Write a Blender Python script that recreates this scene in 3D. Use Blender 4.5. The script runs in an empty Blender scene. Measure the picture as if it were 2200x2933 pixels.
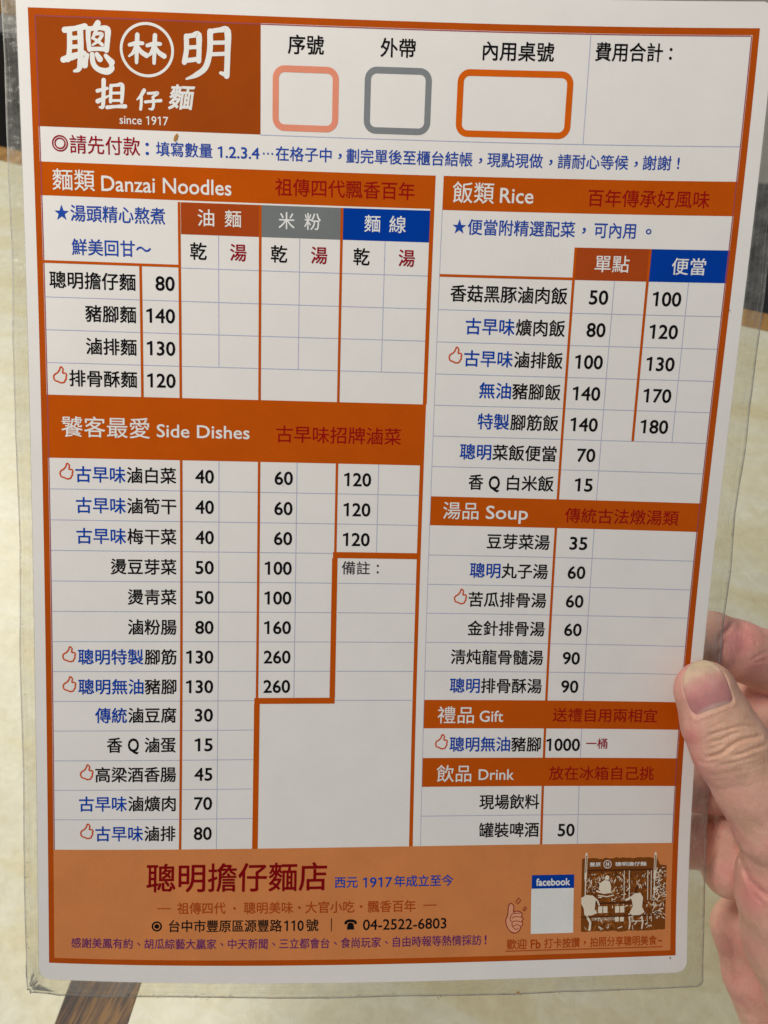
import bpy, math, random
import numpy as np
from mathutils import Matrix, Vector
random.seed(7); RNG = np.random.default_rng(11)
SC = bpy.context.scene; COL = SC.collection

# ---------------------------------------------------------------- camera
H_CAM, PITCH = 0.50, math.radians(50)
F_PX, W_PX, CX, CY = 2478.76, 2200.0, 1100.0, 1466.5      # focal length of the view, in photo pixels
cam = bpy.data.cameras.new('camera'); cam_o = bpy.data.objects.new('camera', cam); COL.objects.link(cam_o)
cam.sensor_fit = 'HORIZONTAL'; cam.sensor_width = 36.0; cam.lens = 36.0 * F_PX / W_PX
cam.clip_start = 0.01; cam.clip_end = 50
cam_o.location = (0, 0, H_CAM); cam_o.rotation_euler = (math.pi / 2 - PITCH, 0, 0)
cam.dof.use_dof = True; cam.dof.focus_distance = 0.262; cam.dof.aperture_fstop = 34
SC.camera = cam_o
M3 = np.array(Matrix.Rotation(math.pi / 2 - PITCH, 3, 'X')); CAMPOS = np.array([0, 0, H_CAM])

# ---------------------------------------------------------------- light
world = bpy.data.worlds.new('World'); SC.world = world; world.use_nodes = True
bg = world.node_tree.nodes['Background']; bg.inputs[0].default_value = (0.93, 0.95, 1.0, 1); bg.inputs[1].default_value = 0.24
def area(name, loc, target, size, power, color):
    l = bpy.data.lights.new(name, 'AREA'); l.shape = 'RECTANGLE'; l.size, l.size_y = size; l.energy = power; l.color = color
    o = bpy.data.objects.new(name, l); COL.objects.link(o); o.location = loc
    o.rotation_euler = (Vector(target) - Vector(loc)).to_track_quat('-Z', 'Y').to_euler()
    return o
area('ceiling_lamp', (-1.25, 1.45, 1.45), (-0.1, 0.25, 0.1), (0.6, 0.4), 20, (1.0, 0.96, 0.88))
area('card_falloff_light', (-0.26, 0.16, 0.85), (0, 0.2, 0.3), (0.2, 0.2), 2.45, (1.0, 0.95, 0.87))  # unseen lamp added close by so the card brightens towards its top
area('left_fill_light', (-1.3, -0.5, 1.2), (0, 0.2, 0.2), (1.0, 1.0), 1.0, (0.94, 0.97, 1.0))  # unseen soft fill added on the left for even light
SC.view_settings.view_transform = 'Standard'; SC.view_settings.look = 'None'
SC.view_settings.exposure = 0.0; SC.view_settings.gamma = 1.0

# ---------------------------------------------------------------- materials
def lin(c):
    return tuple((x / 255 / 12.92 if x <= 10.3 else ((x / 255 + 0.055) / 1.055) ** 2.4) for x in c)
def new_mat(name):
    m = bpy.data.materials.new(name); m.use_nodes = True
    nt = m.node_tree; return m, nt, nt.nodes['Principled BSDF']
def N(nt, t, **kw):
    n = nt.nodes.new(t)
    for k, v in kw.items(): setattr(n, k, v)
    return n
def noise(nt, scale, detail=4, rough=0.55, coord='Object', vec=None):
    n = N(nt, 'ShaderNodeTexNoise'); n.inputs['Scale'].default_value = scale
    n.inputs['Detail'].default_value = detail; n.inputs['Roughness'].default_value = rough
    if vec is None:
        tc = N(nt, 'ShaderNodeTexCoord'); vec = tc.outputs[coord]
    nt.links.new(vec, n.inputs['Vector']); return n
def ramp(nt, fac, stops):
    r = N(nt, 'ShaderNodeValToRGB'); e = r.color_ramp.elements
    while len(e) > 1: e.remove(e[-1])
    e[0].position = stops[0][0]; e[0].color = (*stops[0][1], 1)
    for p, c in stops[1:]:
        k = e.new(p); k.color = (*c, 1)
    nt.links.new(fac, r.inputs[0]); return r
def bump(nt, bsdf, height, strength, dist=0.001):
    b = N(nt, 'ShaderNodeBump'); b.inputs['Strength'].default_value = strength; b.inputs['Distance'].default_value = dist
    nt.links.new(height, b.inputs['Height']); nt.links.new(b.outputs[0], bsdf.inputs['Normal']); return b
INK_GAIN = 0.80
def ink(name, rgb, var=0.10):
    """printed colour under glossy film; rgb as it would look on white-lit paper"""
    m, nt, b = new_mat(name)
    c = [min(0.9, x / INK_GAIN) for x in lin(rgb)]
    n = noise(nt, 90, 3); n2 = noise(nt, 2600, 2, .6)
    a = N(nt, 'ShaderNodeMath', operation='ADD'); nt.links.new(n.outputs[0], a.inputs[0]); nt.links.new(n2.outputs[0], a.inputs[1])
    h = N(nt, 'ShaderNodeMath', operation='MULTIPLY'); h.inputs[1].default_value = .5; nt.links.new(a.outputs[0], h.inputs[0])
    r = ramp(nt, h.outputs[0], [(0.3, tuple(x * (1 - var) for x in c)), (0.7, tuple(min(.95, x * (1 + var)) for x in c))])
    nt.links.new(r.outputs[0], b.inputs['Base Color'])
    b.inputs['Roughness'].default_value = 0.5; b.inputs['Specular IOR Level'].default_value = 0.0
    b.inputs['Coat Weight'].default_value = 0.2; b.inputs['Coat Roughness'].default_value = 0.10; b.inputs['Coat IOR'].default_value = 1.45
    w = noise(nt, 28, 2); w2 = noise(nt, 1500, 2)
    mx = N(nt, 'ShaderNodeMath', operation='MULTIPLY_ADD'); mx.inputs[1].default_value = 0.03
    nt.links.new(w2.outputs[0], mx.inputs[0]); nt.links.new(w.outputs[0], mx.inputs[2])
    bp = N(nt, 'ShaderNodeBump'); bp.inputs['Strength'].default_value = 0.12; bp.inputs['Distance'].default_value = 0.002
    nt.links.new(mx.outputs[0], bp.inputs['Height']); nt.links.new(bp.outputs[0], b.inputs['Coat Normal'])
    return m
INK = dict(
    paper=ink('white paper under film', (222, 217, 212), 0.035),
    orange=ink('orange ink', (182, 78, 6)), brown=ink('brown orange ink', (160, 66, 22)), logo=ink('dark orange ink', (150, 66, 14)),
    frame=ink('rust orange ink', (172, 74, 12)), hair=ink('violet hairline ink', (150, 72, 84)), footer=ink('salmon ink', (201, 126, 73)),
    grey=ink('grey ink', (112, 116, 116)), blue=ink('blue ink', (0, 56, 150)), bluetext=ink('blue text ink', (0, 62, 158)),
    notice=ink('violet blue ink', (34, 70, 158)), black=ink('black ink', (16, 14, 16)), dark=ink('dark grey ink', (60, 58, 60)),
    red=ink('dark red ink', (142, 12, 30)), bandred=ink('red ink on orange', (146, 14, 12)), maroon=ink('maroon ink', (124, 4, 10)),
    cream=ink('cream ink', (240, 228, 214)), purple=ink('purple ink', (98, 36, 98)), rust=ink('light rust ink', (164, 66, 12)),
    rule=ink('pale blue rule ink', (168, 172, 196)), salmon=ink('pink orange ink', (226, 138, 112)), boxgrey=ink('slate ink', (122, 126, 128)),
    boxorange=ink('box orange ink', (204, 92, 14)), icon=ink('icon orange ink', (196, 74, 18)), sepia=ink('sepia ink', (118, 66, 22)),
    sepiadark=ink('dark sepia ink', (80, 42, 20)), printcream=ink('yellowed cream ink', (226, 208, 186)), palehand=ink('pale hand ink', (216, 150, 116)), sepiamid=ink('mid sepia ink', (158, 98, 40)), stain=ink('brown stain', (168, 120, 60)), pink=ink('pink smudge', (236, 196, 196)))

def film_material():
    m, nt, b = new_mat('laminating film')
    nt.nodes.remove(b); out = nt.nodes['Material Output']
    tr = N(nt, 'ShaderNodeBsdfTransparent'); tr.inputs[0].default_value = (0.97, 0.965, 0.935, 1)
    g = N(nt, 'ShaderNodeBsdfPrincipled'); g.inputs['Base Color'].default_value = (0.80, 0.79, 0.74, 1)
    g.inputs['Roughness'].default_value = 0.16; g.inputs['Coat Weight'].default_value = 0.5
    mix = N(nt, 'ShaderNodeMixShader')
    n = noise(nt, 160, 5, .65)
    st = ramp(nt, n.outputs[0], [(0.35, (0.0,) * 3), (0.75, (0.12,) * 3)])
    fr = N(nt, 'ShaderNodeFresnel'); fr.inputs[0].default_value = 1.5
    ad = N(nt, 'ShaderNodeMath', operation='ADD', use_clamp=True)
    at = N(nt, 'ShaderNodeAttribute', attribute_name='outward'); slow = noise(nt, 26, 4)
    m1 = N(nt, 'ShaderNodeMath', operation='MULTIPLY_ADD'); m1.inputs[1].default_value = 1.5; nt.links.new(at.outputs['Fac'], m1.inputs[0]); nt.links.new(slow.outputs[0], m1.inputs[2])
    sn = N(nt, 'ShaderNodeTexNoise', noise_dimensions='1D'); sn.inputs['Scale'].default_value = 5; sn.inputs['Detail'].default_value = 3; nt.links.new(m1.outputs[0], sn.inputs['W'])
    sr = ramp(nt, sn.outputs[0], [(0.5, (0.0,) * 3), (0.66, (0.05,) * 3), (0.78, (0.20,) * 3)])  # highlight streaks painted into the film as a paler mix
    er = ramp(nt, at.outputs['Fac'], [(0.0, (0.12,) * 3), (0.12, (0.0,) * 3), (0.86, (0.0,) * 3), (1.0, (0.34,) * 3)])  # edge glint painted in: film mixed paler along its rims
    a0 = N(nt, 'ShaderNodeMath', operation='ADD'); nt.links.new(sr.outputs[0], a0.inputs[0]); nt.links.new(er.outputs[0], a0.inputs[1])
    a1 = N(nt, 'ShaderNodeMath', operation='ADD'); nt.links.new(a0.outputs[0], a1.inputs[0]); nt.links.new(st.outputs[0], a1.inputs[1])
    nt.links.new(a1.outputs[0], ad.inputs[0]); nt.links.new(fr.outputs[0], ad.inputs[1])
    nt.links.new(ad.outputs[0], mix.inputs[0]); nt.links.new(tr.outputs[0], mix.inputs[1]); nt.links.new(g.outputs[0], mix.inputs[2])
    nt.links.new(mix.outputs[0], out.inputs[0])
    n2 = noise(nt, 90, 3); bump(nt, g, n2.outputs[0], 0.8, 0.004)
    return m
FILM = film_material()

def simple(name, rgb, rough=0.6, nscale=20, var=0.15, coat=0.0):
    m, nt, b = new_mat(name); c = lin(rgb); n = noise(nt, nscale)
    r = ramp(nt, n.outputs[0], [(0.3, tuple(x * (1 - var) for x in c)), (0.7, tuple(x * (1 + var) for x in c))])
    nt.links.new(r.outputs[0], b.inputs['Base Color']); b.inputs['Roughness'].default_value = rough
    b.inputs['Coat Weight'].default_value = coat
    return m

# ---------------------------------------------------------------- object helpers
def mesh_obj(name, verts, faces, mats, parent=None, fmat=None, smooth=False):
    me = bpy.data.meshes.new(name); me.from_pydata([tuple(map(float, v)) for v in verts], [], [tuple(map(int, f)) for f in faces])
    for m in (mats if isinstance(mats, (list, tuple)) else [mats]): me.materials.append(m)
    if fmat is not None: me.polygons.foreach_set('material_index', np.asarray(fmat, dtype=np.int32))
    if smooth: me.polygons.foreach_set('use_smooth', np.ones(len(me.polygons), dtype=bool))
    me.update()
    o = bpy.data.objects.new(name, me); COL.objects.link(o)
    if parent is not None: o.parent = parent
    return o
def tag(o, label=None, cat=None, kind=None, group=None):
    if label: o['label'] = label
    if cat: o['category'] = cat
    if kind: o['kind'] = kind
    if group: o['group'] = group
    return o

# ---------------------------------------------------------------- the menu card's bent sheet (u right, v down, in mm)
RC = np.array([[0.99791706, 0.02714486, 0.05852084], [-0.01851005, 0.98950045, -0.14333956], [-0.06179733, 0.14195777, 0.98794184]])
TC = np.array([-6.16388046, -1.24315047, -268.12083094])
CW = [3.170382, -6.494881, 9.600903, 1.125945, -2.335378, 2.126973, 2.882562, -0.225779, -0.019429, -3.644719, 4.150156, -0.109760]
PW = [(2, 0), (1, 1), (0, 2), (3, 0), (2, 1), (1, 2), (0, 3), (4, 0), (0, 4), (2, 2), (1, 3), (3, 1)]
def surf(u, v, h=0.0):
    """point h mm above the sheet, in the card's own frame (metres)"""
    u = np.asarray(u, float); v = np.asarray(v, float)
    x = (u - 100) / 100; y = (v - 148) / 148
    w = 0; wx = 0; wy = 0
    for c, (a, b) in zip(CW, PW):
        w = w + c * x ** a * y ** b
        if a: wx = wx + c * a * x ** (a - 1) * y ** b / 100
        if b: wy = wy + c * b * x ** a * y ** (b - 1) / 148
    nrm = np.stack([-wx + 0 * x, wy + 0 * x, 1 + 0 * x], -1); nrm /= np.linalg.norm(nrm, axis=-1, keepdims=True)
    return (np.stack([u - 100, -(v - 148), w + 0 * x], -1) + nrm * np.asarray(h)[..., None]) / 1000
card = bpy.data.objects.new('menu_card', None); COL.objects.link(card)
card.empty_display_size = 0.02
Wc = Matrix.Identity(4)
RW = M3 @ RC; TW = M3 @ (TC / 1000) + CAMPOS
for i in range(3):
    for j in range(3): Wc[i][j] = RW[i, j]
    Wc[i][3] = TW[i]
card.matrix_world = Wc
tag(card, 'laminated white and orange noodle shop order menu held upright by a hand', 'menu')
LY = dict(panel=0.02, panel2=0.035, line=0.055, line2=0.07, text=0.085)

def rect(name, u0, v0, u1, v1, h, mat, parent=card, step=4.0):
    nu = max(1, int(math.ceil((u1 - u0) / step))); nv = max(1, int(math.ceil((v1 - v0) / step)))
    U, V = np.meshgrid(np.linspace(u0, u1, nu + 1), np.linspace(v0, v1, nv + 1))
    P = surf(U, V, h).reshape(-1, 3)
    i = np.arange(nu)[None, :] + (nu + 1) * np.arange(nv)[:, None]; i = i.ravel()
    F = np.stack([i, i + nu + 1, i + nu + 2, i + 1], -1)
    return mesh_obj(name, P, F, mat, parent)
class Geo:
    """flat print drawn in sheet coordinates, gathered into one part"""
    def __init__(s): s.uv = []; s.h = []; s.f = []; s.m = []; s.n = 0
    def add(s, uv, faces, h, m=0):
        uv = np.asarray(uv, float); s.uv.append(uv); s.h.append(np.full(len(uv), h)); s.f += [tuple(int(k) + s.n for k in f) for f in faces]
        s.m += [m] * len(faces); s.n += len(uv)
    def ribbon(s, pts, w, h, m=0, closed=False, caps=True):
        p = np.asarray(pts, float); n = len(p)
        w = np.broadcast_to(np.asarray(w, float), (n,)) / 2
        if closed: t = np.roll(p, -1, 0) - np.roll(p, 1, 0)
        else: t = np.gradient(p, axis=0)
        t /= np.linalg.norm(t, axis=1, keepdims=True) + 1e-9
        nn = np.stack([-t[:, 1], t[:, 0]], -1)
        L = p + nn * w[:, None]; R = p - nn * w[:, None]
        V = [*L, *R]; F = []
        for i in range(n if closed else n - 1):
            j = (i + 1) % n; F.append((i, j, n + j, n + i))
        if not closed and caps:
            for k, sg in ((0, -1), (n - 1, 1)):
                a0 = math.atan2(t[k][1] * sg, t[k][0] * sg); b = len(V)
                V += [p[k] + w[k] * np.array([math.cos(a0 + q), math.sin(a0 + q)]) for q in np.linspace(-math.pi / 2, math.pi / 2, 7)]
                F.append(tuple(range(b, b + 7)))
        V = np.array(V); s.add(V, F, h, m)
    def poly(s, pts, h, m=0): s.add(pts, [tuple(range(len(pts)))], h, m)
    def build(s, name, mats, parent=card):
        uv = np.concatenate(s.uv); h = np.concatenate(s.h)
        F = []
        A = uv
        for f in s.f:      # face the print towards the reader
            q = A[list(f)]; ar = 0.5 * np.sum(q[:, 0] * np.roll(q[:, 1], -1) - q[:, 1] * np.roll(q[:, 0], -1))
            F.append(f if ar < 0 else f[::-1])
        return mesh_obj(name, surf(uv[:, 0], uv[:, 1], h), F, mats, parent, s.m)

def smooth_line(pts, n=6):
    """Catmull-Rom through control points"""
    p = np.asarray(pts, float)
    if len(p) < 3: return p
    q = np.vstack([2 * p[0] - p[1], p, 2 * p[-1] - p[-2]]); out = []
    for i in range(1, len(q) - 2):
        for t in np.linspace(0, 1, n, endpoint=False):
            out.append(0.5 * (2 * q[i] + (q[i + 1] - q[i - 1]) * t + (2 * q[i - 1] - 5 * q[i] + 4 * q[i + 1] - q[i + 2]) * t * t + (3 * q[i] - q[i - 1] - 3 * q[i + 1] + q[i + 2]) * t ** 3))
    out.append(p[-1]); return np.array(out)

# ---- glyph outlines from Blender's built-in font
_tc = bpy.data.curves.new('glyph_source', 'FONT'); _tc.resolution_u = 3
_to = bpy.data.objects.new('glyph_source', _tc); COL.objects.link(_to)
def _tomesh(body):
    _tc.body = body; bpy.context.view_layer.update()
    e = _to.evaluated_get(bpy.context.evaluated_depsgraph_get()); me = e.to_mesh()
    v = np.array([(x.co.x, x.co.y) for x in me.vertices]).reshape(-1, 2); f = [tuple(p.vertices) for p in me.polygons]
    e.to_mesh_clear(); return v, f
_HM = _tomesh('H')[0][:, 0].min()
_G = {}
def glyph(ch):
    if ch in _G: return _G[ch]
    if ch == '1':      # the built-in face has no flag on its one
        v = np.array([(.24, 0), (.335, 0), (.335, .69), (.26, .69), (.24, .66), (.08, .60), (.08, .53), (.24, .565)])
        r = (v, [(0, 1, 2, 3, 4, 7), (4, 5, 6, 7)], 0.52)
    elif ch == ' ': r = (np.zeros((0, 2)), [], 0.28)
    else:
        v, f = _tomesh(ch); w = _tomesh(ch + 'H')[0][:, 0].max() - _tomesh('H')[0][:, 0].max() if ord(ch) < 256 else 1.0
        r = (v, f, w)
    _G[ch] = r; return r
def embolden(v, f, d):
    """add a strip of width d round every contour"""
    if d <= 0 or not len(v): return v, f
    cnt = {}
    area2 = lambda q: sum(v[q[k]][0] * v[q[(k + 1) % len(q)]][1] - v[q[k]][1] * v[q[(k + 1) % len(q)]][0] for k in range(len(q)))
    f = [q if area2(q) > 0 else q[::-1] for q in f]
    E = set()
    for q in f:
        for k in range(len(q)): E.add((q[k], q[(k + 1) % len(q)]))
    B = [e for e in E if (e[1], e[0]) not in E]
    nxt = {a: b for a, b in B}; prv = {b: a for a, b in B}
    new = {}; V = [tuple(x) for x in v]; F = list(f)
    for a in nxt:
        if a not in prv: continue
        p, c, n = v[prv[a]], v[a], v[nxt[a]]
        d1 = c - p; d2 = n - c; l1 = np.hypot(*d1); l2 = np.hypot(*d2)
        if l1 < 1e-7 or l2 < 1e-7: n1 = n2 = None
        n1 = np.array([d1[1], -d1[0]]) / (l1 + 1e-9); n2 = np.array([d2[1], -d2[0]]) / (l2 + 1e-9)
        m = n1 + n2; lm = np.hypot(*m)
        if lm < 1e-3: m = n1; k = 1
        else:
            m = m / lm; k = min(1.12, 1 / max(0.5, float(m @ n1)))
        V.append(tuple(c + m * d * k)); new[a] = len(V) - 1
    for a, b in B:
        if a in new and b in new: F.append((b, a, new[a], new[b]))
    return np.array(V), F
_E = {}
def text(geo, s, u0, u1, vc, em, bold=0.012, m=0, h=None, shear=0.0, align='fit', tilt=0.0, yscale=1.0):
    """set a line between u0 and u1 (mm), optical middle at vc; em in mm"""
    h = LY['text'] if h is None else h
    x = 0.0; items = []
    for ch in s:
        key = (ch, bold)
        if key not in _E:
            g = glyph(ch); _E[key] = (*embolden(g[0], g[1], bold if ord(ch) > 256 else bold * 1.4), g[2])
        v, f, a = _E[key]; items.append((x + (.32 if ch in '，、' and len(s) > 1 else 0), v, f, ord(ch) > 256, ch)); x += a
    xs = [x0 + v[:, 0] for x0, v, f, c, ch in items if len(v)]
    lo = min(q.min() for q in xs); hi = max(q.max() for q in xs)
    sx = (u1 - u0) / (hi - lo) if align == 'fit' else em
    if align == 'right': u0 = u1 - (hi - lo) * em
    for x0, v, f, c, ch in items:
        if not len(v): continue
        X = (v[:, 0] + x0 - lo); Y = v[:, 1]
        cy = 0.38 if c else 0.345
        if ch in '，、。': cy = 0.12
        uu = u0 + X * sx + shear * (Y - cy) * em
        geo.add(np.stack([uu, vc - (Y - cy) * em * yscale + tilt * (uu - u0)], -1), f, h, m)

# ---- paper sheet and laminating film
def rounded(u0, v0, u1, v1, r, nside=(48, 66), nc=6):
    P = []
    cs = [(u1 - r, v0 + r, -90), (u1 - r, v1 - r, 0), (u0 + r, v1 - r, 90), (u0 + r, v0 + r, 180)]
    for k, (cx, cy, a) in enumerate(cs):
        for q in np.linspace(0, 90, nc + 1): P.append((cx + r * math.cos(math.radians(a + q)), cy + r * math.sin(math.radians(a + q))))
        nx = cs[(k + 1) % 4]; e = (nx[0] + r * math.cos(math.radians(nx[2])), nx[1] + r * math.sin(math.radians(nx[2]))); s0 = P[-1]
        n = nside[1] if k % 2 == 0 else nside[0]
        for t in np.linspace(0, 1, n + 1)[1:-1]: P.append((s0[0] + (e[0] - s0[0]) * t, s0[1] + (e[1] - s0[1]) * t))
    return np.array(P)
def paper_sheet():
    r = 3.6; vs = np.unique(np.concatenate([np.linspace(0, r, 7), np.linspace(r, 297 - r, 92), np.linspace(297 - r, 297, 7)])); nu = 60
    V = []; F = []
    for hh in (0.0, -0.28):
        for v in vs:
            d = max(0, r - v, r - (297 - v)); ins = r - math.sqrt(max(0, r * r - d * d))
            u = np.linspace(ins, 210 - ins, nu + 1); V.append(surf(u, np.full(nu + 1, v), hh))
    V = np.concatenate(V); n = nu + 1; nv = len(vs); off = n * nv
    for j in range(nv - 1):
        for i in range(nu):
            a = j * n + i; F.append((a, a + n, a + n + 1, a + 1)); F.append((off + a, off + a + 1, off + a + n + 1, off + a + n))
        for a, b in ((j * n, (j + 1) * n), ((j + 1) * n - 1 + n, (j + 1) * n - 1)): F.append((a, off + a, off + b, b))
    for i in range(nu):
        F.append((i, i + 1, off + i + 1, off + i)); a = (nv - 1) * n + i; F.append((a, off + a, off + a + 1, a + 1))
    return mesh_obj('paper_sheet', V, F, INK['paper'], card, smooth=False)
paper_sheet()
def film_border():
    inner = rounded(0.03, 0.03, 209.97, 296.97, 3.6); outer = rounded(-4.1, -4.2, 215.6, 301.9, 2.0)
    n = len(inner); k = 6; V = []; F = []; T_ = []
    wob = np.interp(np.linspace(0, 1, n, endpoint=False), np.linspace(0, 1, 61), np.r_[(w := RNG.normal(0, .35, 60)), w[0]])
    rings = []
    for side in (0.06, -0.34):
        for t in np.linspace(0, 1, k + 1):
            q = inner + (outer - inner) * t; nrm = (outer - inner) / np.linalg.norm(outer - inner, axis=1, keepdims=True)
            fine = RNG.normal(0, .05, n) if t == 1 and side > 0 else 0
            if t == 1 and side > 0: fine1 = fine
            q = q + nrm * ((wob + (fine1 if t == 1 else 0)) * t)[:, None] * 0.8
            lowleft = np.exp(-(((q[:, 0] - 0) / 22) ** 2 + ((q[:, 1] - 300) / 12) ** 2))
            hh = side + 0.25 * t * np.sin(np.arange(n) * 0.37 + t) + lowleft * np.sin(np.arange(n) * 2.1 + 5 * t) * 0.5 * t
            V.append(surf(q[:, 0], q[:, 1], hh)); rings.append(len(rings) * n); T_.append(np.full(n, t))
    V = np.concatenate(V)
    for s_ in (0, 1):
        for j in range(k):
            a0 = rings[s_ * (k + 1) + j]; b0 = rings[s_ * (k + 1) + j + 1]
            for i in range(n):
                i2 = (i + 1) % n
                F.append((a0 + i, b0 + i, b0 + i2, a0 + i2) if s_ else (a0 + i, a0 + i2, b0 + i2, b0 + i))
    a0 = rings[k]; b0 = rings[2 * k + 1]
    for i in range(n): i2 = (i + 1) % n; F.append((a0 + i, a0 + i2, b0 + i2, b0 + i))
    o = mesh_obj('laminate_film', V, F, FILM, card, smooth=True)
    at = o.data.attributes.new('outward', 'FLOAT', 'POINT'); at.data.foreach_set('value', np.concatenate(T_).astype(np.float32)); return o
film = film_border(); film['label'] = 'clear plastic film margin sealed round the paper'

# dirt caught along the edge of the film, scuffs
def specks():
    g = Geo(); R = random.Random(5)
    def dot(u, v, s, m, hh=0.5):
        n = 7; ph = R.random() * 6
        g.poly([(u + s * (0.5 + 0.6 * R.random()) * math.cos(ph + i * 6.283 / n), v + s * 0.7 * (0.5 + 0.6 * R.random()) * math.sin(ph + i * 6.283 / n)) for i in range(n)], hh, m)
    for _ in range(420):
        k = R.random()
        if k < .35: dot(R.choice((30, 45, 52, 60, 95, 20)) + R.gauss(0, 9), 300.9 + R.gauss(0, .45), R.uniform(.06, .26), R.choice((0, 2, 2)))
        elif k < .6: dot(-3.3 + R.gauss(0, .35), R.uniform(120, 298) if R.random() < .4 else R.gauss(262, 22), R.uniform(.05, .25), R.choice((0, 2)))
        elif k < .8: dot(214.6 + R.gauss(0, .3), R.uniform(150, 296), R.uniform(.05, .2), 0)
        else: dot(R.uniform(120, 212), 301.4 + R.gauss(0, .4), R.uniform(.05, .22), R.choice((0, 2)))
    for u, v, s in ((153, 301, .7), (204, 292, .35), (206, 83, .3), (104, 71, .14), (75, 139, .2), (186, 71, .1)): dot(u, v, s, 0 if s < .6 else 2, .24 if u < 204 and v < 290 else .5)
    g.poly([(43.2, 40.6), (43.9, 40.0), (44.3, 38.8), (43.9, 38.3), (43.2, 39.2), (42.9, 40.2)], .22, 2)
    o = g.build('grime_specks', [INK['dark'], INK['black'], INK['stain']]); o['kind'] = 'stuff'
specks()

# ---------------------------------------------------------------- print: frame, panels, rules
UL, UR = 5.0, 204.3
XC, XD, XE, XF, XG, XH, XI, XJ, XK, XL, XM, XN, XO = 32.9, 44.2, 55.5, 67.6, 79.1, 91.3, 104.1, 117.0, 120.5, 160.1, 172.1, 181.7, 193.6
SR = [131.9, 141.2, 150.6, 159.9, 169.3, 178.7, 188.1, 197.5, 206.9, 216.3, 225.8, 235.2, 244.7, 254.4]    # side dish rows
NR = [65.9, 75.4, 84.9, 94.3, 103.8, 113.2]                                                              # noodle rows
RR = [75.5, 84.95, 94.4, 103.9, 113.3, 122.7, 132.1, 141.4]                                               # rice rows
QR = [150.5, 159.9, 169.3, 178.6, 188.0, 197.4, 206.8]                                                    # soup rows
def frame():
    g = Geo(); o = (3.3, 6.9, 206.1, 291.5); i = (5.0, 8.7, 204.3, 289.8)
    for a, b, c, d in ((o[0], o[1], o[2], i[1]), (o[0], i[3], o[2], o[3]), (o[0], i[1], i[0], i[3]), (i[2], i[1], o[2], i[3])):
        n = max(1, int(max(c - a, d - b) / 4))
        if c - a > d - b: us = np.linspace(a, c, n + 1); V = [(x, b) for x in us] + [(x, d) for x in us]
        else: vs = np.linspace(b, d, n + 1); V = [(a, y) for y in vs] + [(c, y) for y in vs]
        g.add(V, [(k, k + 1, n + 2 + k, n + 1 + k) for k in range(n)], LY['panel'])
    return g.build('printed_frame', INK['frame'])
frame()
def rule(name, pts, w, mat, h='line'):
    g = Geo(); P = []
    for (a, b), (c, d) in zip(pts, pts[1:]):
        n = max(1, int(math.hypot(c - a, d - b) / 4)); P += [(a + (c - a) * t, b + (d - b) * t) for t in np.linspace(0, 1, n + 1)[:-1]]
    P.append(pts[-1]); g.ribbon(P, w, LY[h], caps=False); return g.build(name, INK[mat])
for a, b in (((UL + .25, 8.7), (UL + .25, 254.4)), ((UR - .25, 8.9), (UR - .25, 254.4)), ((UL + .5, 8.95), (UR - .5, 8.95))): rule('frame_hairline', [a, b], .28, 'hair', 'line')

logo = rect('logo_panel', UL, 8.7, 67.6, 37.8, LY['panel2'], INK['logo'])
footer = rect('footer_panel', UL, 254.4, UR, 289.8, LY['panel'] + .004, INK['footer'])
b_noodle = rect('section_band', UL, 47.3, 118.2, 56.5, LY['panel'], INK['orange'])
b_rice = rect('section_band', XK, 47.3, UR, 56.7, LY['panel'], INK['orange'])
b_side = rect('section_band', UL, 113.2, 118.0, 131.9, LY['panel'], INK['orange'])
b_soup = rect('section_band', XK, 141.4, UR, 150.5, LY['panel'], INK['orange'])
b_gift = rect('section_band', XK, 206.8, UR, 216.1, LY['panel'], INK['orange'])
b_drink = rect('section_band', XK, 225.8, UR, 235.2, LY['panel'], INK['orange'])
for o, t in ((b_noodle, 'noodles'), (b_rice, 'rice'), (b_side, 'side dishes'), (b_soup, 'soup'), (b_gift, 'gift'), (b_drink, 'drink')): o['label'] = 'orange heading band of the %s section' % t
rect('side_strip', XJ, 56.5, 118.2, 113.2, LY['panel'], INK['orange'])
rect('side_strip', XJ - .2, 131.9, 118.0, 254.4, LY['panel'], INK['orange'])
hd = {}
for n, a, b, c, d, m in (('oil', XD + .5, 57.0, XF - .4, 65.9, 'brown'), ('rice', XF + .4, 57.0, XH - .4, 65.9, 'grey'), ('thin', XH + .4, 57.0, XJ, 65.9, 'blue'),
                      ('single', XL, 66.2, XN, 75.4, 'brown'), ('box', XN, 66.2, UR, 75.4, 'blue')):
    hd[n] = rect('column_header', a, b, c, d, LY['panel2'], INK[m])

# thin rules
R_ = lambda *p, w=.2: rule('thin_rule', list(p), w, 'rule')
R_((67.6, 37.9), (UR - .4, 37.9)); R_((159.9, 9.2), (159.9, 37.9)); R_((XK, 56.7), (XK, 254.4), w=.16)
for v in NR[1:5]: R_((XD, v), (XJ, v))
for v in NR[2:5]: R_((UL + .3, v), (XC, v)); R_((XC, v), (XD, v))
for x in (XE, XG, XI): R_((x, 65.9), (x, 103.8))
for v in SR[1:13]: R_((UL + .3, v), (XD, v)); R_((XD, v), (XF, v))
for v in SR[1:8]: R_((XF, v), (XH - .8 if v > 160 else XH, v))
for v in SR[1:3]: R_((XH, v), (XJ, v))
for v in SR[4:8]: R_((XH + 1, v), (XJ, v))
R_((91.8, 206.9), (XJ, 206.9))
R_((XE, 131.9), (XE, 254.4)); R_((XG, 131.9), (XG, 206.3)); R_((XI, 131.9), (XI, 159.3))
for v in RR[1:6]: R_((XK, v), (UR - .4, v))
R_((XK, RR[6]), (UR - .4, RR[6]))
R_((XM, RR[0]), (XM, 141.4)); R_((XO, RR[0]), (XO, RR[5]))
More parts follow.
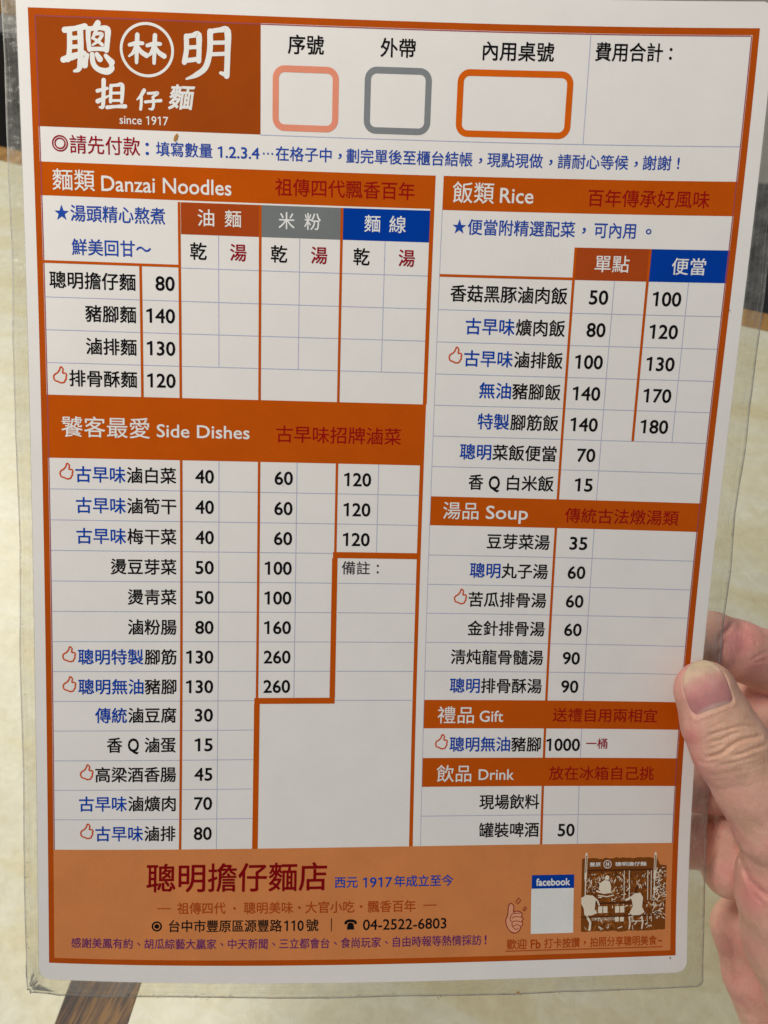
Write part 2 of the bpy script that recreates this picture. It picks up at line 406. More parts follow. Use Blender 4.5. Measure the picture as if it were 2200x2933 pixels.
for v in QR[1:6]: R_((XK, v), (UR - .4, v))
R_((XM, 150.5), (XM, 206.8)); R_((XM, 216.1), (XM, 225.8)); R_((XM, 235.2), (XM, 254.4)); R_((XK, 244.7), (UR - .4, 244.7))
# orange column lines
O_ = lambda *p, w=.75: rule('column_line', list(p), w, 'orange', 'line2')
O_((UL, 74.9), (XD, 74.9)); O_((XC, 75.2), (XC, 113.2)); O_((XD, 57.0), (XD, 113.2)); O_((XF, 57.0), (XF, 113.2)); O_((XH, 57.0), (XH, 113.2))
O_((XD, 131.9), (XD, 254.4)); O_((XF, 131.9), (XF, 206.2)); O_((XH, 131.9), (XH, 159.4))
O_((90.6, 160.4), (XJ, 160.4), w=1.9); O_((91.2, 161.4), (91.2, 206.0), w=1.7); O_((66.8, 207.0), (92.0, 207.0), w=1.9); O_((67.6, 207.9), (67.6, 254.4), w=1.75)
O_((XK, 75.1), (XL, 75.1)); O_((XL, 66.2), (XL, 141.4)); O_((XN, 66.2), (XN, 122.7)); O_((XL, 150.5), (XL, 206.8)); O_((XL, 216.1), (XL, 225.8)); O_((XL, 235.2), (XL, 254.4))
# entry boxes
def entry_box(u0, v0, u1, v1, mat, r=3.4, w=1.75):
    c = rounded(u0 + w / 2, v0 + w / 2, u1 - w / 2, v1 - w / 2, r - w / 2, (6, 5), 8)
    g = Geo(); g.ribbon(c, w, LY['line'], closed=True); g.build('entry_box', INK[mat])
entry_box(71.0, 19.3, 89.7, 36.6, 'salmon'); entry_box(97.0, 18.8, 116.0, 36.5, 'boxgrey'); entry_box(123.3, 18.7, 156.0, 36.6, 'boxorange')

# ---------------------------------------------------------------- lettering
def T(name, runs, mats, parent=card):
    """runs: (string, u0, u1, v, em, bold, material index[, tilt])"""
    g = Geo()
    for r in runs: text(g, r[0], r[1], r[2], r[3], r[4], r[5], r[6], tilt=r[7] if len(r) > 7 else 0)
    return g.build(name, [INK[m] for m in mats], parent)
B1 = .015
for s, a, b in (('序號', 75.2, 85.3), ('外帶', 101.2, 111.1), ('內用桌號', 130.0, 150.0)): T('form_heading', [(s, a, b, 13.8, 5.3, B1, 0)], ['black'])
T('form_heading', [('費用合計', 161.5, 180.2, 13.4, 5.2, B1, 0), ('：', 182.0, 182.8, 13.4, 4.6, B1, 0)], ['black'])
T('notice_text', [('◎', 8.6, 13.1, 42.1, 5.6, 0.0, 0), ('請先付款', 13.6, 33.4, 42.3, 5.3, .008, 0), ('：', 34.9, 35.9, 42.5, 5, .014, 1),
    ('填寫數量', 37.9, 53.9, 42.7, 4.2, .011, 1), ('1.2.3.4', 55.4, 67.3, 42.9, 4.3, .01, 1), ('…', 68.3, 71.2, 41.5, 4.2, .01, 1), ('在格子中', 71.9, 88.0, 42.7, 4.2, .011, 1), ('，', 89.9, 90.9, 42.7, 4.2, .011, 1),
    ('劃完單後至櫃台結帳', 92.2, 128.6, 42.65, 4.2, .011, 1), ('，', 130.4, 131.4, 42.7, 4.2, .011, 1), ('現點現做', 132.8, 148.8, 42.6, 4.2, .011, 1), ('，', 150.6, 151.6, 42.7, 4.2, .011, 1),
    ('請耐心等候', 153.1, 173.2, 42.55, 4.2, .011, 1), ('，', 174.9, 175.9, 42.7, 4.2, .011, 1), ('謝謝', 177.3, 185.3, 42.5, 4.2, .011, 1), ('!', 187.0, 187.6, 42.5, 4.3, .012, 1)], ['red', 'notice'])
B0 = .006
T('band_title', [('麵類', 8.4, 20.4, 52.0, 6.3, B0, 0), ('Danzai Noodles', 22.2, 59.3, 52.6, 6.0, .008, 0)], ['cream'], b_noodle)
T('band_slogan', [('祖傳四代飄香百年', 71.9, 112.3, 51.8, 5.2, .005, 0)], ['bandred'], b_noodle)
T('band_title', [('飯類', 123.3, 135.4, 51.7, 6.3, B0, 0), ('Rice', 137.1, 146.8, 52.2, 5.9, .008, 0)], ['cream'], b_rice)
T('band_slogan', [('百年傳承好風味', 162.5, 197.1, 52.3, 5.1, .005, 0)], ['bandred'], b_rice)
T('band_title', [('饕客最愛', 9.1, 35.0, 122.5, 6.6, B0, 0), ('Side Dishes', 37.0, 64.7, 123.1, 5.5, .008, 0)], ['cream'], b_side)
T('band_slogan', [('古早味招牌滷菜', 72.7, 110.7, 123.2, 5.5, .005, 0)], ['bandred'], b_side)
T('band_title', [('湯品', 124.5, 135.6, 145.7, 5.9, B0, 0), ('Soup', 137.9, 151.1, 146.0, 5.9, .008, 0)], ['cream'], b_soup)
T('band_slogan', [('傳統古法燉湯類', 162.6, 198.0, 146.3, 5.1, .005, 0)], ['bandred'], b_soup)
T('band_title', [('禮品', 125.0, 136.8, 211.7, 6.0, B0, 0), ('Gift', 138.6, 146.3, 212.1, 5.2, .008, 0)], ['cream'], b_gift)
T('band_slogan', [('送禮自用兩相宜', 162.4, 196.6, 211.5, 4.9, .005, 0)], ['bandred'], b_gift)
T('band_title', [('飲品', 125.2, 136.5, 230.9, 6.0, B0, 0), ('Drink', 138.9, 150.5, 231.3, 5.0, .008, 0)], ['cream'], b_drink)
T('band_slogan', [('放在冰箱自己挑', 162.0, 196.7, 230.9, 4.9, .005, 0)], ['bandred'], b_drink)
for p, l in (('oil', (('油', 49.5, 54.3), ('麵', 57.3, 62.1))), ('rice', (('米', 72.9, 77.6), ('粉', 80.4, 85.2))), ('thin', (('麵', 97.9, 102.6), ('線', 105.2, 110.1)))):
    T('header_text', [(s, a, b, 61.1, 5.1, .007, 0) for s, a, b in l], ['cream'], hd[p])
T('header_text', [('單點', 166.0, 176.0, 70.6, 5.15, .008, 0)], ['cream'], hd['single'])
T('header_text', [('便當', 188.3, 198.0, 70.9, 5.15, .008, 0)], ['cream'], hd['box'])
T('side_note', [('★湯頭精心熬煮', 8.7, 40.2, 61.1, 4.9, .013, 0), ('鮮美回甘～', 13.3, 36.0, 70.5, 4.9, .013, 0)], ['notice'])
T('side_note', [('★便當附精選配菜', 123.7, 159.5, 61.2, 4.7, .012, 0), ('，', 161.5, 162.6, 61.2, 4.7, .012, 0), ('可內用', 165.0, 177.0, 61.2, 4.7, .012, 0), ('。', 179.9, 181.5, 61.2, 4.7, .012, 0)], ['notice'])
for k, x in enumerate((49.65, 61.2, 73.1, 84.85, 97.3, 110.6)):
    T('column_label', [('乾' if k % 2 == 0 else '湯', x - 2.4, x + 2.4, 70.5, 5.2, .014, 0)], ['red' if k % 2 else 'black'])

THUMB = smooth_line(np.array([(.60, 1.0), (.74, .86), (.70, .62), (.92, .60), (1.0, .48), (.95, .38), (.97, .24), (.88, .16), (.82, .03), (.55, -.02), (.32, .06), (.08, .14), (.0, .36), (.10, .52), (.30, .62), (.46, .80), (.52, .96), (.60, 1.0)]), 4)[:-1]
def thumb_icon(u, v, s=3.75, parent=card):
    g = Geo(); P = np.stack([u + THUMB[:, 0] * s, v + (0.5 - THUMB[:, 1]) * s * 1.22], -1); g.ribbon(P, .42, LY['text'], closed=True); g.build('thumbs_up_mark', INK['icon'], parent)
EM = 5.15
def dish(v, blue, black, ur, icon=False, n=None):
    """right-aligned dish name, blue part first; 5.04 mm per character"""
    runs = []; nb = len(black); wb = nb * 5.02 - .35
    runs.append((black, ur - wb, ur, v, EM, B1, 1)); ul = ur - wb
    if blue:
        w2 = len(blue) * 5.02 - .35; runs.append((blue, ul - .35 - w2, ul - .35, v, EM, B1, 0)); ul = ul - .35 - w2
    T('dish_name', runs, ['bluetext', 'black'])
    if icon: thumb_icon(ul - 4.5, v - .9)
def price(s, uc_right, v):
    wd = {1: 2.4, 2: 5.6, 3: 8.35, 4: 11.1}[len(s)]
    T('price', [(s, uc_right - wd, uc_right, v + .05, 5.75, .012, 0)], ['black'])
mid = lambda L, k: (L[k] + L[k + 1]) / 2
for k, (b, c, p, ic) in enumerate((('', '聰明擔仔麵', '80', 0), ('', '豬腳麵', '140', 0), ('', '滷排麵', '130', 0), ('', '排骨酥麵', '120', 1))):
    v = mid(NR, k + 1) - (.35 if k else .2); dish(v, b, c, 31.4, ic); price(p, 42.7, v)
SIDE = [('古早味', '滷白菜', 1, '40', '60', '120'), ('古早味', '滷筍干', 0, '40', '60', '120'), ('古早味', '梅干菜', 0, '40', '60', '120'), ('', '燙豆芽菜', 0, '50', '100', ''),
        ('', '燙靑菜', 0, '50', '100', ''), ('', '滷粉腸', 0, '80', '160', ''), ('聰明特製', '腳筋', 1, '130', '260', ''), ('聰明無油', '豬腳', 1, '130', '260', ''),
        ('傳統', '滷豆腐', 0, '30', '', ''), ('香Q', '', 0, '15', '', ''), ('', '高梁酒香腸', 1, '45', '', ''), ('古早味', '滷爌肉', 0, '70', '', ''), ('古早味', '滷排', 1, '80', '', '')]
for k, (b, c, ic, p1, p2, p3) in enumerate(SIDE):
    v = mid(SR, k) + (.1 if k < 8 else -.3 if k > 10 else -.2)
    if b == '香Q': T('dish_name', [('香', 21.5, 26.2, v, EM, B1, 0), ('Q', 27.9, 31.3, v, 5.9, .014, 0), ('滷蛋', 33.0, 42.6, v, EM, B1, 0)], ['black'])
    else: dish(v, b, c, 42.7, ic)
    price(p1, 54.0, v)
    if p2: price(p2, 77.9, v)
    if p3: price(p3, 101.9, v)
T('remark_label', [('備註', 93.4, 102.2, 164.4, 4.5, .008, 0), ('：', 104.3, 105.0, 164.4, 4.2, .01, 0)], ['dark'])
RICE = [('', '香菇黑豚滷肉飯', 0, '50', '100'), ('古早味', '爌肉飯', 0, '80', '120'), ('古早味', '滷排飯', 1, '100', '130'), ('無油', '豬腳飯', 0, '140', '170'), ('特製', '腳筋飯', 0, '140', '180'), ('聰明', '菜飯便當', 0, '70', '')]
for k, (b, c, ic, p1, p2) in enumerate(RICE):
    v = mid(RR, k) - .15; dish(v, b, c, 158.7, ic); price(p1, 170.7, v + .1)
    if p2: price(p2, 192.0, v + .15)
T('dish_name', [('香', 132.0, 136.6, 136.6, EM, B1, 0), ('Q', 138.3, 141.8, 136.7, 5.9, .014, 0), ('白米飯', 144.0, 158.5, 136.6, EM, B1, 0)], ['black']); price('15', 170.6, 136.6)
for k, (b, c, ic, p) in enumerate((('', '豆芽菜湯', 0, '35'), ('聰明', '丸子湯', 0, '60'), ('', '苦瓜排骨湯', 1, '60'), ('', '金針排骨湯', 0, '60'), ('', '淸炖龍骨髓湯', 0, '90'), ('聰明', '排骨酥湯', 0, '90'))):
    v = mid(QR, k) - .05; dish(v, b, c, 158.4, ic); price(p, 170.3, v)
dish(221.3, '聰明無油', '豬腳', 158.9, True); price('1000', 171.8, 221.4)
T('quantity_note', [('一桶', 173.8, 180.8, 221.0, 3.7, .012, 0)], ['red'])
dish(240.3, '', '現場飲料', 159.1); dish(249.5, '', '罐裝啤酒', 159.2); price('50', 171.1, 249.7)

# footer
T('shop_name', [('聰明擔仔麵店', 33.8, 90.6, 263.5, 9.7, .014, 0)], ['maroon'], footer)
T('founding_note', [('西元', 93.1, 100.5, 265.5, 3.9, .014, 0), ('1917', 102.1, 111.6, 265.7, 4.5, .008, 0), ('年成立至今', 112.2, 131.4, 265.5, 3.9, .014, 0)], ['bluetext'], footer)
g = Geo(); text(g, '祖傳四代', 43.5, 58.7, 273.2, 4.0, .010, 0); text(g, '聰明美味', 64.4, 80.0, 273.25, 4.0, .010, 0); text(g, '大官小吃', 83.9, 99.6, 273.3, 4.0, .010, 0); text(g, '飄香百年', 103.8, 119.3, 273.4, 4.0, .010, 0)
for u in (61.5, 82.0, 101.7): g.poly([(u + .42 * math.cos(a), 273.3 + .42 * math.sin(a)) for a in np.linspace(0, 6.283, 9)[:-1]], LY['text'])
for a, b in ((37.3, 41.4), (121.9, 126.0)): g.ribbon([(a, 273.3), (b, 273.3)], .3, LY['text'])
g.build('slogan_line', [INK['rust']], footer)
g = Geo(); c = np.array([(math.cos(a), math.sin(a)) for a in np.linspace(0, 2 * math.pi, 25)[:-1]])
g.ribbon(c * 1.38 + (37.2, 279.0), .5, LY['text'], closed=True); g.poly(c * .75 + (37.2, 279.0), LY['text'])
text(g, '台中市豐原區源豐路', 41.0, 76.6, 278.9, 4.1, .014, 0); text(g, '110', 77.3, 83.5, 279.0, 4.6, .010, 0); text(g, '號', 84.2, 88.2, 278.9, 4.1, .014, 0)
g.ribbon([(92.3, 276.9), (92.3, 280.9)], .25, LY['text']); [g.poly([(98.45 + x, 278.9 + y) for x, y in q], LY['text']) for q in ([(-1.2, 1.6), (-.95, -.1), (-.45, -.55), (.45, -.55), (.95, -.1), (1.2, 1.6)], [(-2.0, -.1), (-1.95, -.9), (-1.2, -1.45), (0, -1.65), (1.2, -1.45), (1.95, -.9), (2.0, -.1), (1.15, -.1), (1.1, -.6), (0, -.8), (-1.1, -.6), (-1.15, -.1)])]; text(g, '04-2522-6803', 102.4, 129.4, 279.1, 4.7, .008, 0)
g.build('address_line', [INK['black']], footer)
g = Geo(); u = 10.4
text(g, '感謝美鳳有約、胡瓜綜藝大贏家、中天新聞、三立都會台、食尚玩家、自由時報等熱情採訪', 10.4, 140.9, 284.6, 3.5, .010, 0); text(g, '!', 142.0, 142.6, 284.6, 3.9, .014, 0)
g.build('thanks_line', [INK['purple']], footer)
g = Geo(); text(g, '歡迎', 149.2, 155.9, 286.3, 3.4, .014, 0); text(g, 'Fb', 157.2, 160.5, 286.4, 4.0, .014, 0); text(g, '打卡按讚', 161.7, 173.6, 286.3, 3.3, .014, 0); text(g, '，', 174.8, 175.6, 286.3, 3.3, .014, 0)
text(g, '拍照分享聰明美食', 177.0, 199.6, 286.3, 3.3, .014, 0); text(g, '~', 200.0, 201.4, 286.3, 3.6, .014, 0); g.ribbon([(149.0, 288.4), (175, 288.45), (201.4, 288.5)], .28, LY['text'])
g.build('share_line', [INK['rust']], footer)
fb = rect('social_badge', 157.3, 264.4, 171.4, 268.8, LY['panel2'], INK['blue'], footer)
T('badge_text', [('facebook', 158.7, 170.1, 266.7, 3.2, .022, 0)], ['cream'], footer)
rect('blank_code_label', 157.2, 268.8, 171.3, 283.2, LY['panel2'], INK['cream'], footer)
# thumbs-up fist drawing
g = Geo(); fx = lambda P: np.array([(148.9 + x * 5.6, 282.6 - y * 9.2) for x, y in P])
body = smooth_line([(.02, .30), (.0, .45), (.10, .62), (.14, .90), (.24, 1.0), (.40, .97), (.46, .84), (.44, .70), (.60, .74), (.86, .70), (.96, .62), (.92, .54), (1.02, .46), (.94, .38), (1.0, .28), (.88, .18), (.80, .06), (.55, -.02), (.25, .05), (.08, .2), (.02, .30)], 4)[:-1]
bb = fx(body); g.poly(bb, LY['panel2'], 1); g.ribbon(bb, .26, LY['text'], 0, closed=True)
for q in ([(.30, .60), (.45, .66), (.85, .66)], [(.34, .50), (.55, .55), (.90, .52)], [(.36, .36), (.60, .40), (.90, .36)], [(.42, .22), (.65, .27), (.86, .22)], [(.30, .60), (.24, .45), (.36, .36), (.38, .22), (.6, .1), (.72, .14)]): g.ribbon(fx(smooth_line(q, 4)), .18, LY['text'] + .004, 0)
for cx_, cy_, s in ((152.9, 272.6, 1.0), (155.1, 275.2, .75)): g.ribbon([(cx_ - s * .8, cy_ + .2), (cx_ + .2, cy_ - s), (cx_ + s * .8, cy_ - .2), (cx_ - .2, cy_ + s)], .28, LY['text'], 0, closed=True)
g.build('fist_drawing', [INK['maroon'], INK['palehand']], footer)
# food stall drawing: sepia panel with pale shapes
def stall():
    R = random.Random(3); g = Geo(); U0, U1, V0, V1 = 173.9, 202.4, 259.2, 283.1
    X = lambda x: U0 + x * (U1 - U0); Y = lambda y: V1 - y * (V1 - V0)
    tt = np.linspace(0, 1, 26); topv = [1.0 - (.10 if t > .88 else 0) + R.uniform(-.012, .012) for t in tt]; botv = [R.uniform(-.01, .01) for t in tt]
    nr = 8; V = [(X(t), Y(b + (a - b) * j / nr)) for j in range(nr + 1) for t, a, b in zip(tt, topv, botv)]
    g.add(V, [(j * 26 + k, j * 26 + k + 1, j * 26 + 27 + k, j * 26 + 26 + k) for j in range(nr) for k in range(25)], LY['panel2'], 0)
    P = lambda pts, m=1, h=0.0: g.poly([(X(x), Y(y)) for x, y in pts], LY['line'] + h * .4, m)
    L = lambda pts, w, m=1, h=.02: g.ribbon([(X(x), Y(y)) for x, y in pts], w, LY['line'] + h * .4, m)
    for x in (.045, .86): L([(x, .72), (x + .005, 1.06)], .75, 1); L([(x, .45), (x, .72)], .35, 1, .03)
    for x in (.045, .86): L([(x, .80), (x + .005, 1.03)], .28, 0, .05)
    P([(.03, .82), (.84, .82), (.84, .845), (.03, .845)], 2)
    for k in range(70): # hatching under the canopy
        x = R.uniform(.06, .84); y = R.uniform(.62, .80); L([(x, y), (x + R.uniform(-.02, .02), y - R.uniform(.01, .06))], R.uniform(.08, .32), R.choice((1, 1, 2)), .01 + k * .0004)
    for x in (.50, .56, .78, .82): L([(x, .82), (x + .004, .42)], .26, 1, .045)
    for k in range(330): # mottled tones of the old print
        x = R.uniform(.04, .86); y = R.uniform(.03, .80); a = R.gauss(1.3, .8); q = R.uniform(.004, .03)
        L([(x - q * math.cos(a), y - q * math.sin(a)), (x + q * math.cos(a), y + q * math.sin(a))], R.uniform(.1, .45), R.choice((2, 2, 3, 3, 1)), -.03 + k * .0001)
    # cook behind the counter
    P([(.22, .66), (.27, .70), (.33, .68), (.35, .60), (.34, .52), (.24, .52), (.20, .58)], 1, .05); g.poly([(X(.30) + .75 * math.cos(a), Y(.73) + .8 * math.sin(a)) for a in np.linspace(0, 6.28, 11)[:-1]], LY['line'] + .023, 1)
    L([(.18, .55), (.26, .52), (.34, .53)], .55, 1, .06); L([(.20, .49), (.30, .47), (.38, .49)], .35, 1, .06)
    # counter
    P([(.02, .37), (.60, .37), (.60, .395), (.02, .395)], 2, .03)
    for x in (.20, .26, .40, .46): P([(x, .25), (x + .05, .25), (x + .05, .34), (x, .34)], 1, .04)
    for x in (.40, .46): P([(x, .13), (x + .045, .13), (x + .045, .19), (x, .19)], 1, .04)
    for k in range(26): x = .13 + k * .012; L([(x, .19), (x, .15)], .1, 1, .035)
    # seated customers seen from behind
    P([(.0, .46), (.06, .50), (.13, .49), (.17, .44), (.16, .30), (.19, .25), (.12, .22), (.04, .225), (.03, .32), (.0, .38)], 1, .06)
    L([(.13, .48), (.19, .42), (.21, .36)], .5, 1, .065); L([(.07, .21), (.11, .12), (.10, .03)], .75, 1, .06)
    P([(.58, .46), (.63, .51), (.70, .51), (.73, .45), (.72, .32), (.75, .25), (.68, .20), (.61, .20), (.575, .25), (.61, .33), (.60, .40)], 1, .06)
    L([(.60, .46), (.53, .42)], .7, 1, .065); L([(.64, .52), (.655, .60)], .7, 2, .055)
    for a in (.57, .72): L([(a, .19), (a + .01, .10), (a, .03)], .5, 1, .06)
    for a in (.60, .78, .83): L([(a, .22), (a + .005, .12)], .2, 1, .05)
    L([(.0, .20), (.85, .205)], .3, 2, .07); L([(.60, .13), (.74, .13)], .3, 1, .05)
    for k in range(210): # crowd and foliage at the right
        x = R.uniform(.845, .99); y = R.uniform(.16, .86); a = R.uniform(0, 3.1); s = R.uniform(.008, .024)
        L([(x - s * math.cos(a), y - s * math.sin(a)), (x + s * math.cos(a), y + s * math.sin(a))], R.uniform(.10, .34), R.choice((1, 1, 1, 2, 3, 2)), .005 + k * .0002)
    for k in range(60):
        x = R.uniform(.36, .58); y = R.uniform(.40, .62); L([(x, y), (x + R.uniform(-.02, .02), y + R.uniform(-.01, .02))], R.uniform(.1, .28), R.choice((1, 2)), .005 + k * .0003)
    for k in range(40):
        x = R.uniform(.05, .20); y = R.uniform(.52, .66); L([(x, y), (x + R.uniform(-.02, .02), y + R.uniform(-.01, .02))], R.uniform(.1, .2), R.choice((1, 2)), .005 + k * .0003)
    o = g.build('stall_drawing', [INK['sepia'], INK['printcream'], INK['sepiadark'], INK['sepiamid']], footer)
    g = Geo(); text(g, '豐原', X(.09), X(.22), Y(.915), 1.45, .02, 0); g.ribbon(c * 1.25 + (X(.30), Y(.915)), .22, LY['text'], closed=True); text(g, '林', X(.275), X(.325), Y(.915), 1.5, .02, 0)
    text(g, '聰明擔仔麵', X(.39), X(.76), Y(.915), 1.45, .02, 0); g.build('stall_sign_text', INK['cream'], footer)
stall()

# logo: brush lettering
def brush(g, strokes, u0, v0, w, h, k0=0):
    for i, (pts, ws) in enumerate(strokes):
        P = smooth_line(pts, 5); n = len(P); W = np.interp(np.linspace(0, 1, n), np.linspace(0, 1, len(ws)), ws)
        g.ribbon([(u0 + x * w, v0 + (1 - y) * h) for x, y in P], W * w * 1.36, LY['text'] + .0012 * (k0 + i))
def tree(x, s=1.0):
    return [([(x, .64), (x + .2, .70), (x + .36, .70)], (.07, .09, .07)), ([(x + .22, .95), (x + .20, .6), (x + .18, .12)], (.09, .09, .07)), ([(x + .19, .64), (x + .1, .42), (x - .02, .30)], (.08, .07, .04)), ([(x + .22, .62), (x + .32, .44), (x + .46, .34)], (.05, .09, .10))]
CONG = [([(.05, .86), (.26, .90), (.47, .95)], (.09, .07, .09)), ([(.15, .86), (.14, .5), (.10, .22)], (.08, .08, .07)), ([(.37, .92), (.37, .5), (.35, .16), (.31, .02), (.22, -.02)], (.09, .09, .09, .07, .04)),
        ([(.16, .69), (.35, .71)], (.06, .06)), ([(.15, .50), (.35, .52)], (.06, .06)), ([(.0, .22), (.18, .29), (.44, .38)], (.09, .10, .07)),
        ([(.74, 1.03), (.66, .94)], (.09, .06)), ([(.54, .90), (.53, .7), (.55, .46)], (.08, .07, .07)), ([(.54, .90), (.78, .93), (.93, .90), (.93, .7), (.90, .46)], (.07, .06, .10, .08, .08)), ([(.55, .47), (.74, .48), (.90, .48)], (.06, .06, .07)),
        ([(.71, .90), (.66, .78), (.61, .70)], (.05, .05, .03)), ([(.66, .80), (.82, .80), (.74, .66), (.62, .56)], (.05, .05, .05, .03)), ([(.64, .70), (.74, .64), (.82, .57)], (.04, .05, .05)),
        ([(.50, .34), (.46, .22), (.44, .12)], (.06, .08, .10)), ([(.60, .36), (.62, .16), (.72, .04), (.90, .0), (1.0, .08), (.97, .18)], (.07, .08, .08, .10, .09, .04)), ([(.70, .36), (.76, .26)], (.07, .09)), ([(.88, .34), (1.0, .20)], (.06, .10))]
MING = [([(.07, .84), (.07, .55), (.02, .28)], (.08, .08, .08)), ([(.07, .84), (.20, .86), (.33, .88), (.34, .6), (.33, .32)], (.07, .07, .10, .08, .08)), ([(.08, .60), (.32, .62)], (.06, .06)), ([(.05, .32), (.2, .34), (.33, .37)], (.07, .07, .07)),
        ([(.58, .96), (.57, .55), (.48, .2), (.28, .02), (.06, -.08)], (.09, .09, .09, .08, .03)), ([(.58, .96), (.78, 1.0), (.95, .98), (.95, .5), (.93, .02)], (.07, .07, .11, .09, .09)), ([(.59, .72), (.93, .74)], (.06, .06)), ([(.56, .47), (.93, .50)], (.06, .06)), ([(.80, .08), (.92, .04)], (.05, .08))]
g = Geo(); brush(g, CONG, 12.6, 10.7, 13.4, 12.0); brush(g, tree(.02) + tree(.50), 30.9, 12.5, 10.2, 8.6, 20)
cc = np.array([(math.cos(a), math.sin(a)) for a in np.linspace(0, 2 * math.pi, 49)[:-1]])
g.ribbon(cc * (7.15, 6.75) + (35.9, 16.7), .75, LY['text'], closed=True); brush(g, MING, 46.0, 10.9, 13.0, 12.0, 0)
g.build('logo_lettering', INK['cream'], logo)
DAN = [([(.0, .62), (.2, .68), (.36, .72)], (.10, .08, .08)), ([(.24, 1.0), (.22, .5), (.18, .08), (.06, .06)], (.12, .11, .10, .05)), ([(.0, .26), (.2, .36), (.40, .46)], (.12, .09, .05)),
       ([(.50, .82), (.48, .5), (.47, .26)], (.09, .09, .09)), ([(.50, .82), (.7, .84), (.90, .85), (.90, .5), (.87, .26)], (.08, .08, .12, .10, .09)), ([(.50, .56), (.88, .58)], (.07, .07)), ([(.48, .30), (.87, .32)], (.07, .07)), ([(.34, .06), (.65, .10), (1.0, .12)], (.10, .08, .11))]
ZAI = [([(.32, .98), (.18, .70), (.02, .50)], (.12, .10, .04)), ([(.20, .66), (.19, .3), (.16, .02)], (.09, .09, .09)), ([(.48, .84), (.68, .86), (.88, .88), (.76, .74), (.66, .66)], (.08, .08, .10, .08, .05)), ([(.68, .66), (.70, .3), (.64, .06), (.50, .06)], (.09, .09, .09, .04)), ([(.36, .40), (.68, .45), (1.0, .50)], (.09, .08, .10))]
g = Geo(); brush(g, DAN, 21.8, 25.0, 7.7, 7.6); brush(g, ZAI, 32.7, 27.2, 6.8, 5.2)
text(g, '麵', 41.9, 48.8, 28.7, 6.9, .026, 0, shear=.16); g.build('logo_lettering', INK['cream'], logo)
T('logo_year', [('since 1917', 27.8, 41.5, 35.2, 3.3, .004, 0)], ['cream'], logo)
COL.objects.unlink(_to); bpy.data.objects.remove(_to)


# ---------------------------------------------------------------- the hand (built in the camera-aligned frame at its real depth, then moved to world)
def PX(x, y, d):
    """photo direction and distance -> point in mm in a frame aligned with the view"""
    return np.array([(x - CX) / F_PX * d, -(y - CY) / F_PX * d, -d], float)
CHAINS = {   # (x, y, distance, radius mm)
    'thumb': [(2021, 1981, 270.5, 9.6), (2056, 2072, 270, 10.9), (2094, 2142, 269, 11.9), (2160, 2256, 268, 11.8), (2232, 2370, 268, 13.3), (2330, 2520, 272, 17)],
    'index': [(1890, 1850, 288, 8.5), (2035, 1838, 289, 9.8), (2110, 1862, 291, 9.9), (2215, 1900, 296, 10.6), (2420, 1990, 305, 13)],
    'middle': [(1900, 2245, 295, 9), (2040, 2236, 298, 10.8), (2130, 2130, 303, 13), (2180, 2045, 306, 13), (2300, 2060, 308, 13), (2430, 2130, 312, 14)],
    'ring': [(1925, 2412, 297, 8.5), (2030, 2410, 303, 9.6), (2100, 2380, 307, 10)],
    'ring_b': [(2094, 2400, 298, 8.4), (2094, 2488, 298, 9.5), (2190, 2420, 308, 12), (2400, 2380, 312, 15)],
    'little': [(2128, 2655, 313, 10.4), (2165, 2790, 314, 11.4), (2262, 2990, 316, 14), (2330, 3120, 318, 17)],
    'little_tip': [(2128, 2655, 313, 10.2), (2230, 2560, 320, 11), (2400, 2540, 322, 14)],
    'heel': [(2318, 2560, 274, 22), (2368, 2670, 277, 25.3), (2455, 2850, 280, 27), (2560, 3080, 285, 30)],
    'palm': [(2480, 2080, 312, 17), (2500, 2400, 312, 24), (2520, 2750, 306, 26), (2620, 3100, 300, 30)],
}
CR = {k: [(PX(a, b, c), r) for a, b, c, r in v] for k, v in CHAINS.items()}
def cone_chain(P, ch):
    d = None
    for (a, ra), (b, rb) in zip(ch, ch[1:]):
        ab = b - a; t = np.clip(((P - a) @ ab) / (ab @ ab), 0, 1).astype(np.float32)
        q = P - (a.astype(np.float32) + t[..., None] * ab.astype(np.float32))
        e = np.sqrt(np.einsum('...i,...i->...', q, q)) - (ra + t * (rb - ra))
        d = e if d is None else smin(d, e, 2.0)
    return d
def smin(a, b, k):
    h = np.maximum(k - np.abs(a - b), 0) / k
    return np.minimum(a, b) - h * h * k * 0.25
def to_px(P):
    return CX + F_PX * P[..., 0] / -P[..., 2], CY - F_PX * P[..., 1] / -P[..., 2]
Z5 = lambda L: [(1900 + x / 4.423, 1700 + y / 4.423) for x, y in L]
Z6 = lambda L: [(1850 + x / 2.826, 2150 + y / 2.826) for x, y in L]
